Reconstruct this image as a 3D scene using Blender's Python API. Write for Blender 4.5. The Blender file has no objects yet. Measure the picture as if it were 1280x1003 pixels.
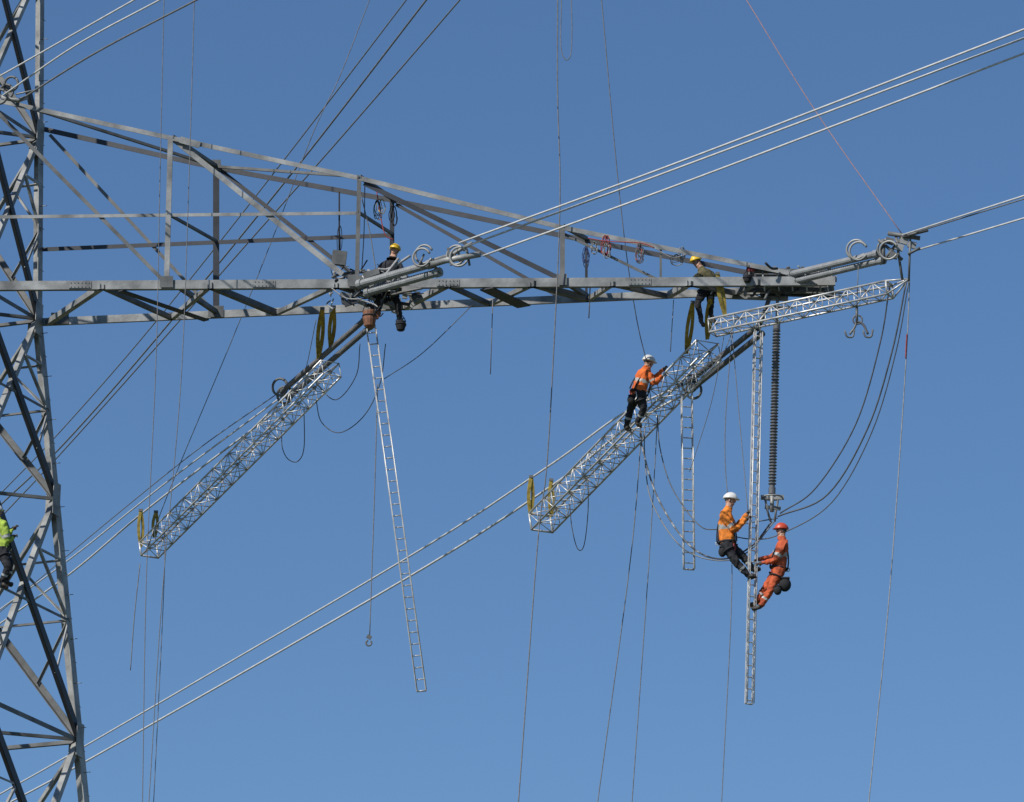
import bpy, math, random
from mathutils import Vector, Matrix
random.seed(7)
V=Vector
scene=bpy.context.scene
# ------------------------------------------------------------------ camera
TH=math.radians(16.0); CAM=V((0,-120,1.7)); FP=200/36*1280
cd=bpy.data.cameras.new("camera"); cam=bpy.data.objects.new("camera",cd); scene.collection.objects.link(cam)
cam.location=CAM; cam.rotation_euler=(math.radians(90)+TH,0,0)
cd.lens=200; cd.sensor_width=36; cd.clip_start=1; cd.clip_end=20000
scene.camera=cam
scene.view_settings.view_transform='Standard'; scene.view_settings.look='None'
scene.view_settings.exposure=0; scene.view_settings.gamma=1
FW=V((0,math.cos(TH),math.sin(TH))); UP=V((0,-math.sin(TH),math.cos(TH)))
def ray(px,py): return FW+V((1,0,0))*((px-640)/FP)+UP*((501.5-py)/FP)
def W(px,py,y=0.0):
    """point on the camera ray through an image pixel, at a chosen depth"""
    d=ray(px,py); return CAM+d*((y-CAM.y)/d.y)
def Wz(px,py,z):
    d=ray(px,py); return CAM+d*((z-CAM.z)/d.z)
def PT(p):
    if isinstance(p,Vector): return p
    if len(p)==4: return Wz(p[0],p[1],p[3])
    if len(p)==2: return W(p[0],p[1],0)
    return W(*p)
# ------------------------------------------------------------------ materials
def mat(name,col,rough=0.6,metal=0.0,var=0.25,scale=3.0,bump=0.0,col2=None,spec=0.5):
    m=bpy.data.materials.new(name); m.use_nodes=True; nt=m.node_tree; b=nt.nodes['Principled BSDF']
    tc=nt.nodes.new('ShaderNodeTexCoord'); no=nt.nodes.new('ShaderNodeTexNoise')
    no.inputs['Scale'].default_value=scale; no.inputs['Detail'].default_value=6
    nt.links.new(tc.outputs['Object'],no.inputs['Vector'])
    cr=nt.nodes.new('ShaderNodeValToRGB'); cr.color_ramp.elements[0].position=0.3; cr.color_ramp.elements[1].position=0.72
    c1=[max(0,c*(1-var)) for c in col]; c2=col2 if col2 else [min(1,c*(1+var)) for c in col]
    cr.color_ramp.elements[0].color=(*c1,1); cr.color_ramp.elements[1].color=(*c2,1)
    nt.links.new(no.outputs['Fac'],cr.inputs['Fac']); nt.links.new(cr.outputs['Color'],b.inputs['Base Color'])
    b.inputs['Roughness'].default_value=rough; b.inputs['Metallic'].default_value=metal
    b.inputs['Specular IOR Level'].default_value=spec
    if bump:
        bp=nt.nodes.new('ShaderNodeBump'); bp.inputs['Strength'].default_value=bump; bp.inputs['Distance'].default_value=0.02
        n2=nt.nodes.new('ShaderNodeTexNoise'); n2.inputs['Scale'].default_value=scale*6; n2.inputs['Detail'].default_value=4
        nt.links.new(tc.outputs['Object'],n2.inputs['Vector'])
        nt.links.new(n2.outputs['Fac'],bp.inputs['Height']); nt.links.new(bp.outputs['Normal'],b.inputs['Normal'])
    return m
M_GAL=mat('galvanised_steel',(0.235,0.24,0.235),0.5,0.1,0.5,2.2,0.2)
M_MID=mat('weathered_shaded_steel',(0.115,0.12,0.12),0.6,0.1,0.45,2.0,0.15)  # weathered grey; on back-face members the shade is put into this colour
M_DRK=mat('dark_painted_shaded_steel',(0.024,0.028,0.035),0.55,0.0,0.4,2.0,0.1)  # dark paint on diagonals; for back members their shade baked into the colour
M_ALU=mat('aluminium',(0.52,0.52,0.51),0.38,0.3,0.28,5)
M_CON=mat('conductor_strand',(0.52,0.52,0.51),0.5,0.0,0.15,8)
M_CMD=mat('conductor_weathered',(0.16,0.165,0.17),0.5,0.1,0.2,8)
M_CDK=mat('conductor_dark',(0.075,0.08,0.085),0.5,0.1,0.3,8)
M_ROP=mat('rope_fibre',(0.17,0.17,0.175),0.9,0,0.3,12)
M_ROPL=mat('rope_pale',(0.28,0.28,0.28),0.9,0,0.3,12)
M_PNK=mat('rope_pink',(0.36,0.22,0.22),0.9,0,0.2,12)
M_RED=mat('rope_red',(0.30,0.045,0.04),0.8,0,0.3,12)
M_BLU=mat('rope_blue',(0.03,0.05,0.14),0.8,0,0.3,12)
M_SLG=mat('sling_yellow',(0.34,0.25,0.045),0.85,0,0.5,9)
M_INS=mat('insulator_grey',(0.24,0.25,0.255),0.35,0,0.2,6)
M_IND=mat('insulator_slate',(0.12,0.12,0.125),0.35,0,0.3,6)
M_ORG=mat('jacket_orange',(0.62,0.125,0.02),0.85,0,0.4,6,0.5)
M_OYL=mat('jacket_amber',(0.66,0.19,0.02),0.85,0,0.4,6,0.5)
M_OLV=mat('jacket_olive',(0.09,0.08,0.035),0.85,0,0.5,6,0.5)
M_ORD=mat('overall_red_orange',(0.44,0.08,0.025),0.85,0,0.4,6,0.5)
M_HIV=mat('vest_lime',(0.33,0.45,0.06),0.8,0,0.3,6,0.3)
M_NVY=mat('workwear_black',(0.014,0.015,0.020),0.85,0,0.4,6,0.3)
M_REF=mat('reflective_tape',(0.38,0.39,0.38),0.4,0,0.1,9)
M_SKN=mat('skin',(0.40,0.22,0.15),0.55,0,0.12,14)
M_GLV=mat('work_glove',(0.10,0.07,0.05),0.8,0,0.2,14)
M_BOT=mat('boot_leather',(0.03,0.025,0.02),0.6,0,0.3,10)
M_TAN=mat('boot_tan',(0.20,0.085,0.045),0.7,0,0.4,10)
M_HWT=mat('helmet_white',(0.60,0.60,0.58),0.4,0,0.1,5)
M_HYL=mat('helmet_yellow',(0.66,0.43,0.02),0.4,0,0.1,5)
M_HRD=mat('helmet_red',(0.48,0.065,0.03),0.4,0,0.1,5)
M_BAG=mat('bag_canvas',(0.012,0.012,0.014),0.85,0,0.3,9,0.3)
M_EYE=mat('eye_dark',(0.02,0.015,0.01),0.3)
M_LIP=mat('lip',(0.35,0.12,0.10),0.5)
# ------------------------------------------------------------------ mesh collector
class MB:
    def __init__(s): s.v=[]; s.f=[]; s.m=[]; s.ms=[]; s.sm=[]
    def mi(s,m):
        if m not in s.ms: s.ms.append(m)
        return s.ms.index(m)
    def add(s,vs,fs,m,smooth=False):
        o=len(s.v); s.v+= [tuple(v) for v in vs]; k=s.mi(m)
        for f in fs: s.f.append([i+o for i in f]); s.m.append(k); s.sm.append(smooth)
    def build(s,name,parent=None,origin=None):
        me=bpy.data.meshes.new(name)
        if origin is None:
            origin=V((0,0,0))
            if s.v:
                n=len(s.v); origin=V((sum(v[0] for v in s.v)/n,sum(v[1] for v in s.v)/n,sum(v[2] for v in s.v)/n))
        me.from_pydata([tuple(V(v)-origin) for v in s.v],[],s.f)
        for m in s.ms: me.materials.append(m)
        me.polygons.foreach_set('material_index',s.m); me.polygons.foreach_set('use_smooth',s.sm); me.update()
        ob=bpy.data.objects.new(name,me); ob.location=origin; scene.collection.objects.link(ob)
        if parent: ob.parent=parent
        return ob
    def frame(s,d,out):
        d=d.normalized(); a=(out-d*out.dot(d))
        if a.length<1e-4: a=d.orthogonal()
        a.normalize(); return d,a,d.cross(a).normalized()
    def prism(s,p,q,poly,m,out):
        d,a,b=s.frame(q-p,out); n=len(poly)
        vs=[p+a*x+b*y for x,y in poly]+[q+a*x+b*y for x,y in poly]
        fs=[[i,(i+1)%n,n+(i+1)%n,n+i] for i in range(n)]+[list(range(n))[::-1],list(range(n,2*n))]
        s.add(vs,fs,m)
    def box(s,p,q,w,h,m,out=V((0,-1,0))):   # w across (b), h along out (a)
        s.prism(p,q,[(-h/2,-w/2),(h/2,-w/2),(h/2,w/2),(-h/2,w/2)],m,out)
    def L(s,p,q,w,m,out=V((0,-1,0)),t=None,flip=False):
        t=t or max(0.012,w*0.13); f=-1 if flip else 1
        poly=[(0,-w/2),(0,w/2),(-t,w/2),(-t,-w/2+t),(-w,-w/2+t),(-w,-w/2)]
        poly=[(x,y*f) for x,y in poly]
        s.prism(p,q,poly,m,out)
    def C(s,p,q,w,dp,m,out=V((0,-1,0)),t=0.018): # channel, web facing out
        s.prism(p,q,[(0,-w/2),(0,w/2),(-dp,w/2),(-dp,w/2-t),(-t,w/2-t),(-t,-w/2+t),(-dp,-w/2+t),(-dp,-w/2)],m,out)
    def tube(s,pts,r,m,n=6,taper=None):
        pts=[V(p) for p in pts]; N=len(pts); vs=[]; ref=None
        for i,p in enumerate(pts):
            d=(pts[min(i+1,N-1)]-pts[max(i-1,0)])
            if d.length<1e-7: d=V((0,0,1))
            d.normalize()
            if ref is None: ref=d.orthogonal().normalized()
            a=(ref-d*ref.dot(d)); a=a.normalized() if a.length>1e-5 else d.orthogonal().normalized(); ref=a; b=d.cross(a)
            rr=r if taper is None else r*(1+(taper-1)*i/(N-1))
            for k in range(n):
                an=2*math.pi*k/n; vs.append(p+a*(rr*math.cos(an))+b*(rr*math.sin(an)))
        fs=[[i*n+k,i*n+(k+1)%n,(i+1)*n+(k+1)%n,(i+1)*n+k] for i in range(N-1) for k in range(n)]
        fs+=[list(range(n))[::-1],[(N-1)*n+k for k in range(n)]]
        s.add(vs,fs,m,True)
    def lathe(s,p,q,prof,m,n=14):  # prof: (t along 0..L, r)
        d=(q-p).normalized(); a=d.orthogonal().normalized(); b=d.cross(a); vs=[]
        for t,r in prof:
            for k in range(n):
                an=2*math.pi*k/n; vs.append(p+d*t+a*(r*math.cos(an))+b*(r*math.sin(an)))
        N=len(prof); fs=[[i*n+k,i*n+(k+1)%n,(i+1)*n+(k+1)%n,(i+1)*n+k] for i in range(N-1) for k in range(n)]
        s.add(vs,fs,m,False)
    def ring(s,c,axis,R,r,m,a0=0,a1=360,n=22,up=None):
        axis=axis.normalized(); a=(up-axis*up.dot(axis)).normalized() if up else axis.orthogonal().normalized(); b=axis.cross(a)
        pts=[c+a*(R*math.cos(math.radians(a0+(a1-a0)*i/n)))+b*(R*math.sin(math.radians(a0+(a1-a0)*i/n))) for i in range(n+1)]
        s.tube(pts,r,m,6)
    def ell(s,c,ax,m,nu=14,nv=9,v0=-90,v1=90):
        vs=[];
        for j in range(nv+1):
            ph=math.radians(v0+(v1-v0)*j/nv)
            for i in range(nu):
                t=2*math.pi*i/nu
                vs.append(c+ax[0]*(math.cos(ph)*math.cos(t))+ax[1]*(math.cos(ph)*math.sin(t))+ax[2]*math.sin(ph))
        fs=[[j*nu+i,j*nu+(i+1)%nu,(j+1)*nu+(i+1)%nu,(j+1)*nu+i] for j in range(nv) for i in range(nu)]
        s.add(vs,fs,m,True)
def smooth(pts,k=8):
    P=[PT(p) for p in pts]
    if len(P)<3: return P
    P=[P[0]*2-P[1]]+P+[P[-1]*2-P[-2]]; out=[]
    for i in range(1,len(P)-2):
        a,b,c,d=P[i-1:i+3]
        for j in range(k):
            t=j/k
            out.append(0.5*((2*b)+(c-a)*t+(2*a-5*b+4*c-d)*t*t+(3*b-a-3*c+d)*t**3))
    out.append(P[-2]); return out
def ext(P,n0=0,n1=0):
    P=list(P)
    if n0: P=[P[0]+(P[0]-P[1]).normalized()*n0]+P
    if n1=='g':
        d=(P[-1]-P[-2]).normalized(); P=P+[P[-1]+d*((P[-1].z-0.05)/max(0.2,-d.z))]
    elif n1: P=P+[P[-1]+(P[-1]-P[-2]).normalized()*n1]
    return P
def cable(name,pts,r,m,n0=0,n1=0,n=6,k=8):
    mb=MB(); mb.tube(ext(smooth(pts,k),n0,n1),r,m,n); return mb.build(name)
# ------------------------------------------------------------------ ground
mg=MB(); R=6000; ng=64
mg.add([(0,0,0)]+[(R*math.cos(2*math.pi*i/ng),R*math.sin(2*math.pi*i/ng),0) for i in range(ng)],[[0,1+i,1+(i+1)%ng] for i in range(ng)],
  mat('meadow_grass',(0.05,0.07,0.028),0.95,0,0.4,0.35,0.6,(0.09,0.10,0.045)))
mg.build('ground',origin=V((0,0,0)))
# ------------------------------------------------------------------ tower body
u=V((0.926,-0.377,0)); v=V((0.377,0.926,0))
BRc=Wz(50,401,38.8); A0=1.46
CC=BRc-(u+v)*A0; CC.z=0
def aw(z): return A0+0.0873*(38.8-z) if z<38.8 else A0-0.012*(z-38.8)
def corner(z,su,sv): return V((CC.x,CC.y,z))+u*(su*aw(z))+v*(sv*aw(z))
tower=bpy.data.objects.new('transmission_tower',None); scene.collection.objects.link(tower)
levels=[52,47.2,43.1,38.8,34.65,29.2,22.6,14.0,0.0]
tb=MB()
M_CNC=mat('concrete',(0.35,0.34,0.32),0.9)
for su in(-1,1):
    for sv in(-1,1):
        for i in range(len(levels)-1):
            w=0.18+0.012*i
            tb.L(corner(levels[i],su,sv),corner(levels[i+1],su,sv),w*1.1,M_GAL,u*su+v*sv*0.001,t=0.022,flip=(su*sv<0))
        c=corner(0,su,sv); tb.lathe(V((c.x,c.y,-0.3)),V((c.x,c.y,1)),[(0,0.0),(0,0.55),(0.75,0.5),(0.8,0.46),(0.8,0)],M_CNC,16)
faces=[((1,-1),(1,1),u),((-1,-1),(-1,1),-u),((-1,1),(1,1),v),((-1,-1),(1,-1),-v)]
for a,b,n in faces:
    for i in range(len(levels)-1):
        z1,z2=levels[i],levels[i+1]
        A1,A2,B1,B2=corner(z1,*a),corner(z2,*a),corner(z1,*b),corner(z2,*b)
        w=0.12+0.008*i
        rf=(n is u)
        tb.L(A1+n*0.03,B2+n*0.03,w*1.25 if rf else w,M_DRK if rf else M_MID if n is v else M_GAL,n)
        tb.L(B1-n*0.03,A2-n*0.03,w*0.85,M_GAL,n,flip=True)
        if i!=3 : tb.L(A2,B2,w*0.7,M_MID,n)
        for s,e,P,Q in((A1,A2,A1.lerp(B2,.25),B1.lerp(A2,.75)),(B1,B2,B1.lerp(A2,.25),A1.lerp(B2,.75))):
            mid=s.lerp(e,.5)
            if z2<39:
                tb.L(mid,P,0.06,M_GAL,n); tb.L(mid,Q,0.06,M_GAL,n)
                tb.L(s.lerp(e,.25),P,0.045,M_GAL,n)
        if z2<37: tb.L(A1.lerp(A2,.5),B1.lerp(B2,.5),0.06,M_MID,n)
        for c_,sgn in((A2,1),(B2,-1)):
            d=(B2-A2).normalized()*sgn
            tb.box(c_+V((0,0,.38))+n*0.05+d*.13,c_+V((0,0,-.38))+n*0.05+d*.17,0.34,0.014,M_GAL,n)
for z in levels[1:-1]:
    tb.L(corner(z,-1,-1),corner(z,1,1),0.07,M_MID,V((0,0,-1))); tb.L(corner(z,-1,1)+V((0,0,.05)),corner(z,1,-1)+V((0,0,.05)),0.07,M_MID,V((0,0,-1)))
for k in range(90):
    z=5+k*0.5; c=corner(z,1,1); d=(u if k%2 else v); tb.tube([c,c+d*0.16],0.009,M_GAL,5)
tb.build('tower_body',tower)
# ------------------------------------------------------------------ crossarm
ZB=38.8
def lerp(a,b,t): return a+(b-a)*t
def fb(px): return Wz(px,lerp(357,351,px/1040),ZB)      # front bottom chord
def bb(px): return Wz(px,lerp(402,359,(px-60)/980),ZB)   # back bottom chord
def pw(x,tab):
    for (a,b),(c,d) in zip(tab,tab[1:]):
        if x<=c: return lerp(b,d,(x-a)/(c-a))
    return tab[-1][1]
def ft(px): return W(px,pw(px,[(-20,122),(15,130),(215,173),(450,223),(700,284),(985,341)]),fb(px).y)
def bt(px): return W(px,pw(px,[(40,158),(60,163),(270,210),(455,243),(700,294),(960,346)]),bb(px).y)
ca=MB(); NF=V((0,-1,0)); DN=V((0,0,-1))
ca.C(fb(-14),fb(1044),0.20,0.09,M_GAL,NF)
ca.box(fb(-14)+V((0,.13,-.02)),fb(1040)+V((0,.13,-.02)),0.15,0.02,M_MID,NF)
ca.C(bb(50),bb(1042),0.17,0.08,M_GAL,NF)
for a,b in((-14,215),(215,450),(450,703),(703,985)): ca.L(ft(a),ft(b),0.105,M_GAL,NF)
for a,b in((50,270),(270,490),(490,703),(703,955)): ca.L(bt(a),bt(b),0.115,M_DRK,NF)  # back chord: its shade is carried by the dark base colour
def F(px,py): return W(px,py,fb(px).y)
def B(px,py): return W(px,py,bb(px).y)
o=V((0,0.03,0))
ca.L(ft(213),fb(208),0.115,M_GAL,NF); ca.L(ft(449),fb(446),0.09,M_MID,NF); ca.L(ft(703),fb(703),0.11,M_MID,NF)
ca.L(ft(826)+o,fb(826)+o,0.05,M_MID,NF)
ca.L(F(-14,271)+o,F(448,266)+o,0.075,M_GAL,NF)
ca.L(ft(217)+o*2,F(428,342)+o*2,0.12,M_GAL,NF)
ca.L(ft(225)-o,F(250,182)-o,0.15,M_GAL,NF)
ca.L(F(-8,135)+o*2,F(206,352)+o*2,0.085,M_MID,NF)
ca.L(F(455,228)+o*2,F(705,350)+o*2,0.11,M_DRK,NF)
ca.L(F(703,290)+o*3,F(826,350)+o*3,0.06,M_MID,NF)
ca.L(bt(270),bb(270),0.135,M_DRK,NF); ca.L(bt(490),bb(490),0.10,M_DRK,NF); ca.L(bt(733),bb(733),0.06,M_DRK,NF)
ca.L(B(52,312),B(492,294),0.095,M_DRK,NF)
ca.L(B(62,168)+o,B(266,388)+o,0.075,M_MID,NF)
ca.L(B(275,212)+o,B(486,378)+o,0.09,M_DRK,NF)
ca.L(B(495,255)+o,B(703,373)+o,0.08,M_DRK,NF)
for a,b in((215,270),(449,490),(703,733)):
    ca.L(ft(a),bt(b),0.08,M_MID,DN); 
    ca.L(fb(a),bb(b),0.10,M_MID,DN)
ca.L(F(208,268),B(270,303),0.06,M_MID,DN); ca.L(F(446,266),B(490,294),0.06,M_MID,DN)
ca.L(bt(270),ft(449),0.06,M_MID,DN); ca.L(ft(20),bt(270),0.06,M_MID,DN)
# bottom lacing
xs=[60,128,215,262,345,420,505,560,612,665,735,765,835,862,920,945,985]
dz=V((0,0,-.10))
for i in range(len(xs)-1):
    a,b=xs[i],xs[i+1]
    p=(bb(a) if i%2==0 else fb(a))+dz; q=(fb(b) if i%2==0 else bb(b))+dz
    ca.L(p,q,0.10 if i%3 else 0.13,M_GAL if i%2==0 else M_MID,DN)
ca.box(fb(608)+dz*1.4,bb(655)+dz*1.4,0.34,0.03,M_DRK,DN)
ca.box(fb(150)+dz*1.4,bb(258)+dz*1.4,0.16,0.03,M_DRK,DN)
for P,n_ in((fb(208),0.3),(fb(446),0.4),(fb(703),0.2),(bb(270),0.35),(bb(490),0.4),(bt(270),0.22),(bb(75),0.4)):
    ca.box(P+V((-n_/2,-.04,0.05)),P+V((n_/2,-.04,0.05)),0.26,0.014,M_MID,NF)
for px in(100,330,560,800):
    P=fb(px); ca.box(P+V((-.25,-.012,0)),P+V((.25,-.012,0)),0.15,0.012,M_GAL,NF)
    for k in range(6):
        for j in(-1,1): c=P+V((-.2+.08*k,-.02,j*.045)); ca.tube([c,c+V((0,-.012,0))],0.011,M_GAL,6)
# tip block
for i,(a,b,yy,w) in enumerate([(935,1040,338,0.10),(945,1046,346,0.12),(925,1030,361,0.14),(950,1045,366,0.12),(900,985,371,0.08)]):
    ca.box(W(a,yy,0.0+0.16*i),W(b,yy+3,-0.1+0.14*i),w,0.09,[M_MID,M_GAL,M_MID,M_DRK,M_GAL][i],NF)
for a in(950,968,985,1003,1020,1036):
    ca.box(W(a,334,0.05),W(a+5,368,0.5),0.08,0.05,M_MID,NF)
    ca.tube([W(a+3,338,-.12),W(a+6,364,-.12)],0.02,M_GAL)
ca.build('crossarm',tower)
hw=MB()
for dx,dy in((0,0),(6,-10),(-8,6)): hw.ring(W(8+dx,115+dy,-.2),V((.3,1,.1)),0.16,0.03,M_MID)
hw.tube([W(2,122,-.2),W(22,126,-.2),W(34,122,-.1)],0.05,M_GAL)
hw.tube([W(20,118,-.2),W(48,112,-.1)],0.02,M_GAL)
hw.build('attachment_hardware',tower)
# ------------------------------------------------------------------ insulators
def ribbed(mb,p,q,rc,rs,pitch,m,cap=0.12,n=12):
    L=(q-p).length; prof=[(0,0.0),(0,rc*1.3),(cap,rc*1.3),(cap,rc)]; t=cap
    while t<L-cap-pitch:
        prof+=[(t+pitch*.15,rc),(t+pitch*.45,rs),(t+pitch*.62,rs*.97),(t+pitch*.7,rc)]; t+=pitch
    prof+=[(L-cap,rc),(L-cap,rc*1.3),(L,rc*1.3),(L,0)]
    mb.lathe(p,q,prof,m,n)
def tstring(a,b,off,mt,rs=0.085,cr=.86):
    mb=MB(); A,Bp=PT(a),PT(b); O=PT(off)-A
    for k_ in(0,1): ribbed(mb,A+O*k_,Bp+O*k_,rs*cr,rs,0.055,mt)
    mb.box(A,A+O,0.1,0.03,M_MID,V((0,0,1))); mb.box(Bp-O*.2,Bp+O*1.2,0.12,0.03,M_GAL,V((0,0,1)))
    return mb
mb=tstring((448,356,-.1),(540,330,-1.6),(458,366,-.1),M_INS,0.09,.92)
for (px,py,yy,R_) in((530,318,-1.6,.20),(527,322,-1.7,.20),(570,319,-2.1,.21),(574,321,-2.2,.21)):
    mb.ring(W(px,py,yy),V((.35,1,.1)),R_,0.026,M_GAL,-60,250,up=V((0,0,-1)))
mb.tube([W(536,332,-1.6),W(556,326,-2.0),W(600,318,-2.3)],0.07,M_GAL,8)
mb.tube([W(540,326,-1.6),W(566,318,-2.0),W(590,304,-2.3)],0.04,M_GAL,8)
for a in(560,572,583): mb.box(W(a,310,-2.1),W(a+4,332,-2.1),0.05,0.05,M_MID)
mb.tube([W(524,332,-1.6),W(530,318,-1.6)],0.025,M_MID); mb.tube([W(566,326,-2.0),W(572,310,-2.1)],0.025,M_MID)
mb.build('tension_insulator_string')
mb=tstring((985,344,-.1),(1098,317,-2.0),(992,352,-.1),M_INS,0.078,.92)
for (px,py,yy,R_) in((1070,312,-1.7,.21),(1073,314,-1.8,.2),(1108,311,-2.1,.2),(1111,313,-2.2,.2)):
    mb.ring(W(px,py,yy),V((.35,1,.1)),R_,0.026,M_GAL,-60,250,up=V((0,0,-1)))
for p,q,r_ in(((1098,300,-2.1),(1128,325,-2.1),.035),((1103,328,-2.1),(1128,296,-2.1),.035),((1110,292,-2.1),(1150,298,-2.2),.05),((1104,300,-2.1),(1104,330,-2.1),.05),((1120,295,-2.1),(1128,350,-2.1),.03),((1138,296,-2.2),(1136,352,-2.1),.025),((1128,296,-2.2),(1160,288,-2.4),.035),((1135,318,-2.2),(1150,310,-2.3),.03)):
    mb.tube([PT(p),PT(q)],r_,M_MID,7)
for p in((1112,300),(1124,308),(1117,318),(1130,300),(1140,305)): mb.box(W(p[0]-5,p[1],-2.15),W(p[0]+5,p[1]+3,-2.15),0.14,0.06,random.choice([M_GAL,M_MID]))
mb.build('tension_insulator_string')
mb=tstring((458,398,0.9),(352,490,3.6),(466,406,0.9),M_IND,0.066,.9)
for px,py in((350,484),(356,494)): mb.ring(W(px,py,3.5),V((.5,1,.2)),0.19,0.03,M_MID)
mb.tube([W(458,399,.9),W(470,380,.6)],0.05,M_MID); mb.build('tension_insulator_string')
mb=tstring((946,410,0.6),(860,478,3.0),(953,417,0.6),M_IND,0.066,.9)
for px,py in((862,480),(867,488)): mb.ring(W(px,py,3.0),V((.5,1,.2)),0.19,0.03,M_MID)
mb.tube([W(948,412,.6),W(962,372,.3)],0.05,M_MID); mb.build('tension_insulator_string')
mb=MB(); p,q=W(971,404,.35),W(965,618,.35)
ribbed(mb,p,q,0.06,0.092,0.07,M_IND,0.15,16)
mb.tube([W(971,404,.35),W(972,372,.35)],0.035,M_GAL,8); mb.tube([W(962,384,.35),W(980,384,.35)],0.03,M_MID)
mb.tube([q,W(965,640,.35)],0.045,M_GAL,8); mb.box(W(951,622,.35),W(980,622,.35),0.10,0.05,M_GAL); mb.box(W(956,634,.35),W(976,636,.35),0.08,0.05,M_MID)
mb.ring(W(965,622,.35),V((0,0,1)),0.22,0.02,M_GAL)
for dx in(-9,8): mb.tube([W(965+dx,622,.35),W(965+dx*.6,640,.35),W(966+dx*.3,652,.3)],0.025,M_MID)
mb.build('suspension_insulator_string')
# ------------------------------------------------------------------ lattice gangways
def truss(A,Bp,w,h,n,rc=0.022,rl=0.011,m=M_ALU,extra=True):
    mb=MB(); A,Bp=PT(A),PT(Bp); d=(Bp-A).normalized(); s=d.cross(V((0,0,1))).normalized(); t=s.cross(d).normalized()
    def cr(i,a,b): return A.lerp(Bp,i/n)+s*(a*w/2)+t*(b*h/2)
    cs=[(-1,-1),(1,-1),(1,1),(-1,1)]
    for c_ in cs: mb.tube([cr(0,*c_),cr(n,*c_)],rc,m,6)
    for k_ in range(4):
        a,b=cs[k_],cs[(k_+1)%4]
        for i in range(n):
            if (i+k_)%2: mb.tube([cr(i,*a),cr(i+1,*b)],rl,m,5)
            else: mb.tube([cr(i,*b),cr(i+1,*a)],rl,m,5)
            if extra or i%2==0: mb.tube([cr(i,*a),cr(i,*b)],rl,m,5)
        mb.tube([cr(n,*a),cr(n,*b)],rc,m,5)
    mb.tube([cr(0,-1,-1),cr(0,1,1)],rl,m,5); mb.tube([cr(n,-1,-1),cr(n,1,1)],rl,m,5)
    return mb,cr
gA,cr1=truss((414,461,2.0),(186,688,9.0),0.46,0.35,24,0.023,0.011)
gA.build('lattice_gangway')
gB,cr2=truss((886,438,1.2),(676,654,8.0),0.56,0.43,22,0.026,0.012)
gB.build('lattice_gangway')
gC,cr3=truss((890,410,0.0),(1112,362,-1.9),0.36,0.30,14,0.024,0.012)
for c_ in((-1,-1),(1,-1),(1,1),(-1,1)): gC.tube([cr3(14,*c_),W(1136,349,-2.1)],0.02,M_ALU,5)
gC.build('lattice_gangway')
# ------------------------------------------------------------------ suspended ladders
def ladder(name,A,Bp,w,pitch,sd,lat=False,dp=0.12):
    mb=MB(); A,Bp=PT(A),PT(Bp); d=(Bp-A).normalized(); s=(sd-d*sd.dot(d)).normalized(); t=d.cross(s)
    L=(Bp-A).length; n=int(L/pitch)
    for k_ in(-1,1): mb.box(A+s*(k_*w/2),Bp+s*(k_*w/2),0.028,0.05,M_ALU,t)
    for i in range(n+1):
        p=A+d*(pitch*(i+.3))
        if (p-A).length>L: break
        mb.tube([p-s*(w/2),p+s*(w/2)],0.014,M_ALU,6)
        if lat and (p-A).length<L-pitch:
            p2=p+d*pitch*.5
            for k_ in(-1,1):
                mb.tube([p+s*(k_*w/2),p2+s*(k_*w/2)+t*dp,p+d*pitch+s*(k_*w/2)],0.008,M_ALU,5)
    if lat:
        for k_ in(-1,1): mb.tube([A+s*(k_*w/2)+t*dp,Bp+s*(k_*w/2)+t*dp],0.011,M_ALU,6)
    for k_ in(-1,1): mb.tube([A+s*(k_*w/2),A-d*.2+s*(k_*w/2)*.4,A-d*.32],0.015,M_ALU,6)
    mb.tube([Bp-s*(w/2),Bp+s*(w/2)],0.02,M_ALU,6)
    return mb.build(name)
ladder('suspended_ladder',(464,412,.6),(527,864,.0),0.20,0.27,V((1,.1,0)),True,0.06)
ladder('suspended_ladder',(947,416,.3),(936,880,.0),0.16,0.26,V((1,.4,0)),True,0.10)
ladder('suspended_ladder',(858,492,2.2),(861,712,2.2),0.24,0.24,V((1,.2,0)),True,0.08)
# ------------------------------------------------------------------ slings
def sling(p,q,w=0.10,m=M_SLG,loop=0.10):
    mb=MB(); P,Q=PT(p),PT(q); n=10
    for sgn in(-1,1):
        pts=[P.lerp(Q,i/n)+V((sgn*loop*.5*math.sin(math.pi*i/n),0.03*sgn*math.sin(math.pi*i/n),0)) for i in range(n+1)]
        for a,b in zip(pts,pts[1:]): mb.box(a,b+(b-a)*.05,w*.7,0.012,m,V((.3,-1,.2)))
    mb.box(P+V((-.05,0,0)),P+V((.05,0,.0)),0.06,0.05,M_MID)
    return mb.build('lifting_sling')
sling((176,638,9),(176,684,9)); sling((195,640,8.6),(193,672,8.6)); sling((403,386,1.4),(398,448,2.3),0.13); sling((417,384,1.2),(413,434,2.1),0.13)
sling((664,596,8),(663,644,8),0.12); sling((689,600,7.6),(689,646,7.6),0.10); sling((897,342,-.1),(906,394,0.0),0.12)
sling((866,378,.6),(858,442,1.6),0.12); sling((888,372,.5),(884,424,1.2),0.12)
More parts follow.
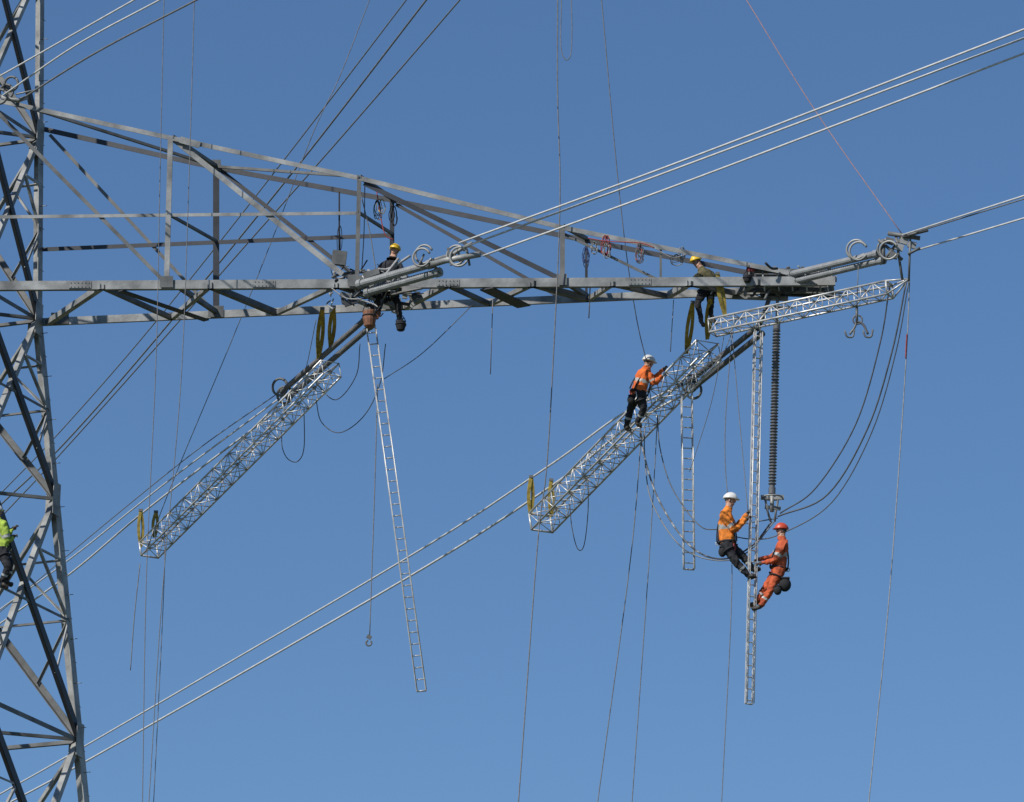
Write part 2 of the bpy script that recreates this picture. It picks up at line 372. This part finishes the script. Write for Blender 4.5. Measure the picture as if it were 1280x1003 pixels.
# ------------------------------------------------------------------ conductors
def con(pts,r=0.022,m=M_CON,n0=0,n1=0): return cable('power_line_conductor',pts,r,m,n0,n1,7)
Zc=lambda px,py,z:(px,py,None,z)
con([(574,304,-2.3),Zc(870,195,38.8),Zc(1280,37,38.7)],.022,n1=60)
con([(580,309,-2.3),Zc(870,202,38.75),Zc(1280,48,38.6)],.022,n1=60)
con([(604,320,-2.3),Zc(870,223,38.6),Zc(1280,67,38.4)],.022,n1=60)
con([(1128,294,-2.2),Zc(1280,245,39.1)],.020,n1=60); con([(1140,292,-2.2),Zc(1280,249,39.0)],.015,M_CMD,n1=60); con([(1146,313,-2.2),Zc(1280,273,38.9)],.020,n1=60)
con([(-10,101,0),Zc(80,50,43.3),Zc(168,0,43.3)],.02,n1=60); con([(0,122,-.1),Zc(95,57,43.3),Zc(200,0,43.3)],.02,n1=60); con([(22,127,-.1),Zc(120,66,43.2),Zc(246,0,43.2)],.022,M_CMD,n1=60)
zz=lambda px,py:(px,py,None,45-3*py/640)
con([zz(508,0),zz(345,213),zz(190,408),zz(75,540),zz(0,618)],.016,M_CMD,n0=25,n1=60)
con([zz(533,0),zz(372,208),zz(200,418),zz(80,555),zz(0,632)],.022,M_CMD,n0=25,n1=60)
con([zz(575,0),zz(430,168),zz(300,315),zz(190,440),zz(78,565),zz(0,648)],.018,M_CMD,n0=25,n1=60)
z3=lambda px,py,a=36.9:(px,py,None,a-0.9*(py-505)/480)
con([(355,494,3.6),z3(215,598),z3(90,697),z3(0,762)],.018,n1=80); con([(362,502,3.6),z3(190,632),z3(92,714),z3(0,780)],.023,n1=80)
con([(350,490,3.8),z3(250,560,37.1),z3(150,640,37.1),z3(60,715,37.1)],.012,M_CMD,n1=80)
con([(862,478,3.0),(782,515,4.0),(683,585,7.6),z3(500,703),z3(120,925),z3(0,993)],.024,n1=80)
con([(866,488,3.0),(790,530,4.2),(692,606,7.6),z3(500,728),z3(120,945),z3(0,1010)],.028,n1=80)
# jumper loops
def jump(pts,r=0.022,m=M_CDK): return cable('jumper_cable',pts,r,m,0,0,7)
jump([(1112,358,-2),(1100,430,-1.6),(1070,530,-1),(1020,610,-.3),(975,642,.2)],.016)
jump([(1133,352,-2.1),(1115,440,-1.7),(1085,535,-1.1),(1035,618,-.4),(972,646,.25)],.018)
jump([(1136,352,-2.15),(1120,440,-1.7),(1090,540,-1.1),(1040,628,-.4),(975,668,.1),(940,674,.4),(905,668,.8)],.013)
jump([(972,648,.3),(930,655,.7),(895,662,1),(872,655,1.4),(840,610,2),(825,560,2.6),(822,520,3)],.013)
jp=[(965,652,.3),(938,684,.5),(900,699,1),(860,680,1.6),(822,622,2.4),(803,560,3.2),(800,530,3.5)]
mb=MB(); P_=smooth(jp,16); mb.tube(P_,.019,M_CDK,7)
for i in range(38,len(P_)-8,4): mb.tube(P_[i:i+3],.022,M_INS,7)      # light spiral armour wraps
mb.build('jumper_cable')
jump([(968,652,.3),(935,690,.5),(898,701,1),(852,684,1.6),(815,628,2.4),(806,570,3.2),(806,535,3.4)],.014,M_CMD)
jump([(395,500,2.6),(402,528,2.6),(425,541,2.4),(455,520,1.8),(475,480,1.3),(482,430,.8)],.011)
jump([(352,540,5),(353,560,5),(360,574,5),(372,577,5),(380,560,4.8),(380,510,4.2)],.011)
jump([(712,630,7),(715,660,7),(722,686,7),(730,682,7),(735,640,6.6),(735,600,6.4)],.011)
jump([(395,480,3),(420,500,2.6),(445,470,1.8),(450,430,1.2)],.011)
# ------------------------------------------------------------------ ropes
def rope(pts,r=0.010,m=M_ROP,n0=0,n1=0): return cable('rope',pts,r,m,n0,n1,5)
rope([(697,0,-.4),(697,120,-.4),(700,250,-.4),(692,440,-.2),(683,588,0),(672,680,0),(648,1003,-.5)],.014,n0=8,n1='g')
rope([(702,0,-.4),(701,55,-.4),(706,74,-.4),(713,70,-.4),(715,40,-.4),(714,0,-.4)],.010,M_ROP,n0=8,n1=8)
rope([(752,0,0),(768,180,0.4),(782,310,1),(796,400,2),(808,452,2.5)],.011,n0=8)
rope([(205,0,-1),(200,220,-1),(195,450,-1),(183,720,-1),(178,1003,-1)],.010,M_ROP,n0=8,n1='g')
rope([(243,0,-1),(236,230,-1),(226,480,-1),(203,740,-1),(186,1003,-1)],.010,M_ROP,n0=8,n1='g')
rope([(205,660,8),(205,730,8),(192,1003,8)],.010,M_ROP,n1='g')
rope([(462,0,2),(425,95,2),(392,165,2),(340,300,3),(290,425,4),(225,580,6),(182,690,8)],.010,n0=8)
rope([(802,540,4),(788,700,4),(747,1003,4)],.012,n1='g')
rope([(822,520,3.2),(812,690,3),(790,1003,3)],.011,n1='g')
rope([(1137,350,-2),(1132,460,-2),(1112,740,-2),(1086,1003,-2)],.012,M_ROPL,n1='g')
rope([(1133.5,418,-2.02),(1132.5,435,-2.02),(1132,448,-2.02)],.014,M_RED)
rope([(915,412,.4),(906,560,.4),(915,720,.3),(902,1003,.2)],.010,n1='g')
rope([(915,415,.3),(924,520,.3),(935,640,.1)],.009)
rope([(880,470,.3),(905,440,.3),(920,400,.3)],.009); rope([(862,590,2.1),(890,500,1.2),(905,420,.3)],.008)
rope([(933,0,-1),(1020,140,-1.5),(1127,292,-2.1)],.011,M_PNK,n0=10)
rope([(472,480,.5),(468,620,.5),(462,795,.5)],.012); rope([(175,705,9),(168,770,9),(163,838,9)],.012)
rope([(616,375,.5),(613,468,.5)],.011); rope([(592,380,1.2),(530,440,1.0),(480,474,.6)],.010,M_CDK)
rope([(842,375,.5),(838,440,.5)],.01); rope([(738,350,.1),(736,398,.1)],.014)
rope([(395,400,1),(385,450,2),(380,470,3)],.009)
mb=MB(); mb.ring(W(461,804,.5),V((0,1,0)),.06,.02,M_MID,0,300); mb.box(W(459,795,.5),W(464,798,.5),.08,.05,M_MID); mb.build('lifting_hook')
# hanging clamp
mb=MB(); mb.tube([W(1073,332,-1.7),W(1072,356,-1.7),W(1071,385,-1.6)],.010,M_MID); mb.tube([W(1071,383,-1.6),W(1071,404,-1.6)],.03,M_MID)
mb.tube(smooth([(1071,402,-1.6),(1079,406,-1.6),(1085,418,-1.6)],5),.026,M_MID); mb.tube(smooth([(1071,402,-1.6),(1068,410,-1.6),(1062,418,-1.6)],5),.026,M_MID)
for px in(1062,1085): mb.tube(smooth([(px-6,414,-1.6),(px-3,421,-1.6),(px+4,421,-1.6),(px+6,412,-1.6)],4),.020,M_MID)
mb.ring(W(1072,400,-1.6),V((0,1,0)),.10,.018,M_MID); mb.build('conductor_clamp')
def coil(px,py,y,R,h,m,n=5):
    mb=MB()
    for i in range(n):
        pts=[]; hh=h*random.uniform(.7,1.15); sx=random.uniform(-.04,.04)
        for k_ in range(17):
            a=2*math.pi*k_/16; pts.append(W(px,py,y)+V((sx+R*math.cos(a)*(1+.9*(1-math.sin(a))/2)*random.uniform(.85,1.15)*.8,.05*random.uniform(-1,1),h*.8+hh*(math.sin(a)-1)*.8)))
        mb.tube(smooth(pts,2),.009,m,5)
    return mb.build('rope_coil')
coil(757,306,-.15,.06,.26,M_RED,4); coil(758,314,-.2,.05,.2,M_ROPL,3); coil(798,318,-.15,.05,.28,M_RED,2); coil(799,316,-.2,.05,.25,M_MID,4); coil(733,322,-.15,.05,.28,M_BLU,4); coil(744,310,-.15,.05,.16,M_ROPL,4)
coil(472,262,.3,.06,.25,M_NVY,3); coil(476,262,.3,.06,.3,M_SLG,2); coil(492,270,.4,.05,.28,M_NVY,3); coil(424,300,.2,.03,.4,M_NVY,2); coil(852,318,0,.05,.2,M_ROPL,3); coil(845,325,0,.1,.15,M_ROPL,3)
rope([(735,298,-.2),(760,302,-.2),(800,304,-.2),(818,310,-.2)],.012,M_RED); rope([(818,310,-.2),(840,322,-.2),(858,318,-.2)],.010,M_ROPL)
rope([(448,230,.1),(462,290,.1),(470,340,.1)],.012); rope([(456,232,.1),(455,290,.1),(452,340,.1)],.012); rope([(470,235,.3),(480,290,.3),(492,300,.3)],.012,M_RED); rope([(424,240,.1),(424,330,.1)],.02,M_NVY)
# inner attachment hardware cluster
mb=MB()
for i in range(58):
    a=W(random.uniform(412,495),random.uniform(336,378),random.uniform(-.35,.8)); b=a+V((random.uniform(-.2,.9),random.uniform(-.4,.4),random.uniform(-.4,.35)))
    c=(a+b)/2+V((random.uniform(-.2,.2),0,random.uniform(-.3,.1)))
    mb.tube(smooth([a,c,b],5),random.choice([.010,.014,.018,.03]),random.choice([M_MID,M_GAL,M_DRK,M_ALU,M_ROPL,M_NVY]),6)
for i in range(34):
    a=W(random.uniform(422,515),random.uniform(338,384),random.uniform(-.3,.6)); mb.box(a,a+V((random.uniform(.08,.35),0,random.uniform(-.15,.15))),random.uniform(.05,.14),.06,random.choice([M_MID,M_DRK,M_GAL,M_DRK]))
mb.build('line_hardware_cluster')
mb=MB()
for i in range(30):
    a=W(random.uniform(930,1035),random.uniform(332,372),random.uniform(-.3,.6)); b=a+V((random.uniform(-.3,.6),random.uniform(-.3,.3),random.uniform(-.35,.2)))
    mb.tube(smooth([a,(a+b)/2+V((0,0,random.uniform(-.2,.05))),b],5),random.choice([.012,.02,.03]),random.choice([M_MID,M_GAL,M_DRK]),6)
mb.box(W(415,322,.1),W(433,324,.1),.32,.12,M_MID)
mb.build('line_hardware_cluster')
# bucket tool bags
def bag(px,py,y,r,h,m):
    mb=MB(); c=W(px,py,y)
    mb.lathe(c,c-V((0,0,h)),[(0,r*.8),(0,r),(h*.08,r*1.03),(h*.5,r*.98),(h*.9,r*.8),(h,r*.55),(h,0)],m,14)
    for k_ in(-1,1): mb.tube(smooth([c+V((k_*r,0,0)),c+V((k_*r*.6,0,h*.4)),c+V((0,0,h*.75))],4),.010,M_NVY,5)
    mb.ring(c-V((0,0,h*.3)),V((0,0,1)),r*1.02,.014,M_NVY); mb.tube([c+V((0,0,h*.75)),c+V((0,0,h*.75+.2))],.012,M_NVY,5)
    for i in range(3): a=c+V((random.uniform(-r,r)*.5,0,-.03)); mb.tube([a,a+V((random.uniform(-.05,.05),0,.12))],.012,M_MID,5)
    mb.build('tool_bag')
bag(462,389,-.1,.15,.38,M_TAN); bag(501,402,.0,.11,.22,M_BAG); bag(934,345,-.25,.09,.15,M_BAG)
# ------------------------------------------------------------------ workers
tex=bpy.data.textures.new('cloth_folds','CLOUDS'); tex.noise_scale=0.08
def worker(y0,J,face,jacket,trouser,helmet,boots=M_BOT,glove=M_GLV,S=1.08,bag=None,stripes=True,grip=V((0,0,-1))):
    P={k_:W(a[0],a[1],y0+(a[2] if len(a)>2 else 0)) for k_,a in J.items()}
    P['head']=P['chest'].lerp(P['head'],.93)
    face=face.normalized()
    root=bpy.data.objects.new('lineworker',None); root.location=P['pel']; scene.collection.objects.link(root); 
    names=[];rad=[]
    def jn(n_,p,r): P[n_]=p; names.append(n_); rad.append(r*S)
    jn('pel',P['pel'],.155); jn('waist',P['pel'].lerp(P['chest'],.5),.155); jn('chest',P['chest'],.18)
    jn('nb',P['chest'].lerp(P['head'],.46),.125); jn('nk',P['chest'].lerp(P['head'],.64),.082); jn('hd',P['head'],.08)
    E=[('pel','waist','j'),('waist','chest','j'),('chest','nb','j'),('nb','nk','j'),('nk','hd','s')]
    for s_ in'LR':
        jn('sh'+s_,P['sh'+s_],.10); jn('el'+s_,P['el'+s_],.070); jn('fa'+s_,P['el'+s_].lerp(P['wr'+s_],.5),.060); jn('wr'+s_,P['wr'+s_],.040)
        hdv=(P['wr'+s_]-P['fa'+s_]).normalized(); jn('pm'+s_,P['wr'+s_]+hdv*.085*S,.040)
        E+=[('chest','sh'+s_,'j'),('sh'+s_,'el'+s_,'j'),('el'+s_,'fa'+s_,'j'),('fa'+s_,'wr'+s_,'j'),('wr'+s_,'pm'+s_,'h')]
        jn('hi'+s_,P['hi'+s_],.125); jn('th'+s_,P['hi'+s_].lerp(P['kn'+s_],.5),.106); jn('kn'+s_,P['kn'+s_],.080); jn('ca'+s_,P['kn'+s_].lerp(P['an'+s_],.35),.078); jn('an'+s_,P['an'+s_],.058)
        jn('he'+s_,P['an'+s_].lerp(P['to'+s_],.25)+V((0,0,-.04)),.055); jn('to'+s_,P['to'+s_],.045)
        E+=[('pel','hi'+s_,'t'),('hi'+s_,'th'+s_,'t'),('th'+s_,'kn'+s_,'t'),('kn'+s_,'ca'+s_,'t'),('ca'+s_,'an'+s_,'t'),('an'+s_,'he'+s_,'b'),('he'+s_,'to'+s_,'b')]
    idx={n_:i for i,n_ in enumerate(names)}; O=P['pel'].copy()
    me=bpy.data.meshes.new('body'); me.from_pydata([tuple(P[n_]-O) for n_ in names],[(idx[a],idx[b]) for a,b,_ in E],[]); me.update()
    ob=bpy.data.objects.new('tmp',me); scene.collection.objects.link(ob)
    ob.modifiers.new('s','SKIN')
    for i,sv in enumerate(me.skin_vertices[0].data): sv.radius=(rad[i],rad[i]); sv.use_root=(i==0)
    sb=ob.modifiers.new('b','SUBSURF'); sb.levels=3; sb.render_levels=3
    dm=ob.modifiers.new('d','DISPLACE'); dm.texture=tex; dm.strength=0.06; dm.mid_level=.5
    dg=bpy.context.evaluated_depsgraph_get(); me2=bpy.data.meshes.new_from_object(ob.evaluated_get(dg)); bpy.data.objects.remove(ob)
    for m_ in(jacket,trouser,M_SKN,glove,boots,M_REF): me2.materials.append(m_)
    mi={'j':0,'t':1,'s':2,'h':3,'b':4}
    segs=[(P[a]-O,P[b]-O,rad[idx[a]],rad[idx[b]],l_,a,b) for a,b,l_ in E]
    for po in me2.polygons:
        c=po.center; best=1e9
        for a,b,ra,rb,l_,na,nb_ in segs:
            ab=b-a; t=max(0,min(1,(c-a).dot(ab)/max(1e-9,ab.length_squared))); dd=(c-(a+ab*t)).length-(ra+(rb-ra)*t)
            if dd<best: best=dd; bl=l_; bt_=t; bn=na
        k_=mi[bl]
        if stripes and bl=='j':
            if bn=='waist' and .25<bt_<.58: k_=5
            if bn[:2]=='sh' and .58<bt_<.76: k_=5
        if stripes and bl=='t' and bn[:2]=='ca' and .15<bt_<.35: k_=5
        po.material_index=k_; po.use_smooth=True
    bo=bpy.data.objects.new('body',me2); scene.collection.objects.link(bo); bo.parent=root
    mb=MB()
    H=P['head']; upv=(P['head']-P['nk']).normalized(); upv=(upv+V((0,0,1))*.8).normalized(); f=(face-upv*face.dot(upv)).normalized(); s_=f.cross(upv).normalized()
    H=H+upv*0.02
    mb.ell(H,(s_*.078*S,f*.095*S,upv*.118*S),M_SKN,16,12)
    mb.ell(H-upv*.06*S+f*.035*S,(s_*.055*S,f*.058*S,upv*.055*S),M_SKN,12,8)
    mb.ell(H+f*.098*S-upv*.015*S,(s_*.014*S,f*.022*S,upv*.028*S),M_SKN,8,6)
    for k_ in(-1,1):
        mb.ell(H+s_*(k_*.078*S)-upv*.01*S,(s_*.012*S,f*.022*S,upv*.033*S),M_SKN,8,6)
        mb.ell(H+s_*(k_*.032*S)+f*.084*S+upv*.015*S,(s_*.014*S,f*.01*S,upv*.008*S),M_EYE,8,6)
    mb.ell(H+f*.086*S-upv*.062*S,(s_*.026*S,f*.012*S,upv*.007*S),M_LIP,8,6)
    mb.ell(H-f*.02*S+upv*.01*S,(s_*.084*S,f*.088*S,upv*.10*S),M_BOT,14,8,-15,60)
    hc=H+upv*.035*S
    mb.ell(hc,(s_*.125*S,f*.15*S,upv*.125*S),helmet,18,8,0,90)
    mb.ell(hc,(s_*.128*S,f*.153*S,upv*.02*S),helmet,18,4,-90,90)
    mb.ell(hc+f*.09*S-upv*.005*S,(s_*.095*S,f*.105*S,upv*.012*S),helmet,16,4)
    mb.ell(hc+upv*.03*S,(s_*.02*S,f*.135*S,upv*.108*S),helmet,10,6,0,90)
    mb.tube([hc+s_*.1*S,H-upv*.05*S+s_*.07*S+f*.02,H-upv*.118*S+f*.05*S,H-upv*.05*S-s_*.07*S+f*.02,hc-s_*.1*S],.008,M_NVY,5)
    parts=[mb.build('head_with_helmet',root,O)]
    hb=MB()
    for sd in'LR':
        w_=P['wr'+sd]; pm=P['pm'+sd]; d=(pm-w_).normalized(); g=(grip-d*grip.dot(d)); g=g.normalized() if g.length>.05 else d.orthogonal(); sx=d.cross(g)
        for i,(ln,o_) in enumerate(((.9,-.033),(1.0,-.011),(.95,.011),(.78,.031))):
            p=pm+sx*o_*S-d*.005; dirs=[d,(d*.5+g*.85).normalized(),(g*.8-d*.6).normalized()]; pts=[p-d*.02,p]
            for dv,l2 in zip(dirs,(.038,.028,.022)): p=p+dv*l2*ln*S; pts.append(p)
            hb.tube(pts,.0115*S,glove,6,.8)
        p=w_+d*.03-sx*.03; pts=[p,p-sx*.03+d*.025,p-sx*.035+d*.045+g*.025,p-sx*.02+d*.055+g*.045]; hb.tube(pts,.013*S,glove,6,.8)
    parts.append(hb.build('hands_fingers',root,O))
    hn=MB(); bdir=(P['chest']-P['pel']).normalized()
    sx=(P['shR']-P['shL']).normalized(); fx=bdir.cross(sx).normalized()
    for k_ in(-1,1):
        pts=[]
        for j in range(13):
            a=math.pi*(j/12)*1.0
            pts.append(P['pel']+bdir*((P['chest']-P['pel']).length*(.15+1.12*math.sin(a)))+fx*(-math.cos(a)*.185*S)+sx*(k_*.09*S))
        hn.tube(pts,.017,M_NVY,5)
        hi=P['hiL' if k_<0 else 'hiR'].lerp(P['knL' if k_<0 else 'knR'],.22); hn.ring(hi,(P['knL' if k_<0 else 'knR']-hi),.124*S,.018,M_NVY)
    hn.ring(P['pel'].lerp(P['chest'],.12),bdir,.170*S,.03,M_NVY); 
    hn.ring(P['pel'].lerp(P['chest'],.12)+fx*.19*S,V((0,1,0)),.04,.01,M_ALU)
    for k_ in range(3):
        a=P['pel']+bdir*.02+sx*((-.12+.12*k_)*S)-fx*.15*S; hn.tube(smooth([a,a+V((.02,0,-.12)),a+V((-.02,0,-.2))],4),.014,random.choice([M_NVY,M_ALU,M_RED]),5)
    if bag:
        for (bx,by,bd,bw,bh) in bag:
            c=W(bx,by,y0+bd); hn.ell(c,(V((bw,0,0)),V((0,bw*.8,0)),V((0,0,bh))),M_BAG,12,8); hn.box(c+V((0,0,bh*.75)),c+V((0,0,bh*.95)),bw*1.5,bw*1.3,M_BAG)
            hn.tube([c+V((-bw*.6,0,bh*.8)),P['pel']],.012,M_NVY,5)
    parts.append(hn.build('harness',root,O))
    for c_ in parts: c_.location=(0,0,0)
    return root
worker(0.1,dict(pel=(909,682),chest=(907,652),head=(913,625),shL=(904,645,-.17),shR=(908,645,.19),elL=(918,664,-.2),wrL=(932,650,-.1),elR=(920,660,.2),wrR=(934,643,.08),
   hiL=(909,684,-.1),hiR=(913,684,.1),knL=(920,703,-.15),anL=(935,719,-.1),toL=(946,720,-.1),knR=(930,697,.12),anR=(940,711,.1),toR=(951,712,.08)),V((1,-.15,-.1)),M_OYL,M_NVY,M_HWT,S=1.1,bag=[(903,690,-.1,.09,.12)])
worker(0.1,dict(pel=(973,714),chest=(977,687),head=(977,663),shL=(979,680,.18),shR=(979,681,-.18),elL=(966,697,.2),wrL=(950,699,.08),elR=(969,701,-.22),wrR=(953,704,-.1),
   hiL=(971,716,.1),hiR=(973,716,-.1),knL=(957,735,.12),anL=(946,752,.1),toL=(936,757,.05),knR=(962,740,-.14),anR=(951,757,-.1),toR=(940,761,-.06)),V((-1,-.2,-.05)),M_ORD,M_ORD,M_HRD,S=1.06,bag=[(981,731,-.12,.14,.16),(972,738,-.2,.09,.11)])
worker(2.6,dict(pel=(797,494),chest=(805,472),head=(811,453),shL=(800,467,.12),shR=(811,468,-.16),elL=(816,476,.2),wrL=(828,463,.2),elR=(817,480,-.16),wrR=(829,470,-.1),
   hiL=(794,496,.1),hiR=(800,497,-.1),knL=(788,513,.25),anL=(783,533,.4),toL=(790,538,.4),knR=(805,512,-.05),anR=(796,528,.1),toR=(803,534,.1)),V((1,.5,.1)),M_ORG,M_NVY,M_HWT,S=1.05,bag=[(789,500,-.1,.09,.11)])
worker(0.5,dict(pel=(483,362),chest=(487,338),head=(494,313),shL=(477,334,.05),shR=(500,334,.05),elL=(470,347,-.1),wrL=(462,358,-.25),elR=(506,347,-.1),wrR=(506,360,-.25),
   hiL=(478,364,0),hiR=(490,364,0),knL=(470,374,-.3),anL=(474,390,-.2),toL=(470,398,-.35),knR=(497,378,-.3),anR=(500,400,-.2),toR=(507,408,-.3)),V((-.4,-1,-.3)),M_NVY,M_NVY,M_HYL,boots=M_TAN,S=1.0,stripes=False)
worker(0.6,dict(pel=(888,362),chest=(884,348),head=(870,327),shL=(876,345,-.15),shR=(892,347,.15),elL=(866,350,-.2),wrL=(858,356,-.15),elR=(896,353,.1),wrR=(899,358,0),
   hiL=(880,363,-.05),hiR=(889,363,.05),knL=(872,379,-.15),anL=(876,398,-.1),toL=(880,408,-.15),knR=(888,378,.1),anR=(889,394,.1),toR=(893,403,0)),V((-1,-.5,-.2)),M_OLV,M_NVY,M_HYL,S=.94,stripes=False)
worker(-0.2,dict(pel=(2,690),chest=(-2,662),head=(-5,640),shL=(-6,656,.15),shR=(4,656,-.17),elL=(8,670,.2),wrL=(16,662,.2),elR=(10,678,-.15),wrR=(16,672,.0),
   hiL=(0,692,.08),hiR=(4,692,-.1),knL=(14,704,.1),anL=(8,726,.2),toL=(16,732,.2),knR=(10,710,-.2),anR=(2,728,-.1),toR=(10,735,-.1)),V((1,.3,.2)),M_HIV,M_NVY,M_HWT,S=1.06)
mb=MB(); c=W(938,338,-.1); mb.ell(c,(V((.1,0,0)),V((0,.08,0)),V((0,0,.1))),M_RED,12,8); mb.box(c+V((0,0,-.15)),c+V((0,0,-.05)),.16,.14,M_BAG); mb.tube([c+V((-.08,0,.05)),c+V((0,0,.18)),c+V((.08,0,.05))],.01,M_NVY); mb.build('tool_bag')
# ------------------------------------------------------------------ light
EL=math.radians(43); AZ=math.radians(226)   # azimuth clockwise from +Y
sd=V((math.sin(AZ)*math.cos(EL),math.cos(AZ)*math.cos(EL),math.sin(EL)))
sl=bpy.data.lights.new('sun','SUN'); sl.energy=5.0; sl.angle=math.radians(.53); sl.color=(1,.95,.88)
so=bpy.data.objects.new('sun',sl); so.rotation_euler=sd.to_track_quat('Z','Y').to_euler(); so.location=(0,0,80); scene.collection.objects.link(so)
wd=bpy.data.worlds.new('World'); scene.world=wd; wd.use_nodes=True; nt=wd.node_tree; bg=nt.nodes['Background']
sk=nt.nodes.new('ShaderNodeTexSky'); sk.sky_type='NISHITA'; sk.sun_disc=False; sk.sun_elevation=EL; sk.sun_rotation=AZ
sk.air_density=1.0; sk.dust_density=0.1; sk.ozone_density=5.5; sk.altitude=800
hs=nt.nodes.new('ShaderNodeHueSaturation'); hs.inputs['Saturation'].default_value=1.07
nt.links.new(sk.outputs['Color'],hs.inputs['Color']); nt.links.new(hs.outputs['Color'],bg.inputs['Color']); bg.inputs['Strength'].default_value=0.098
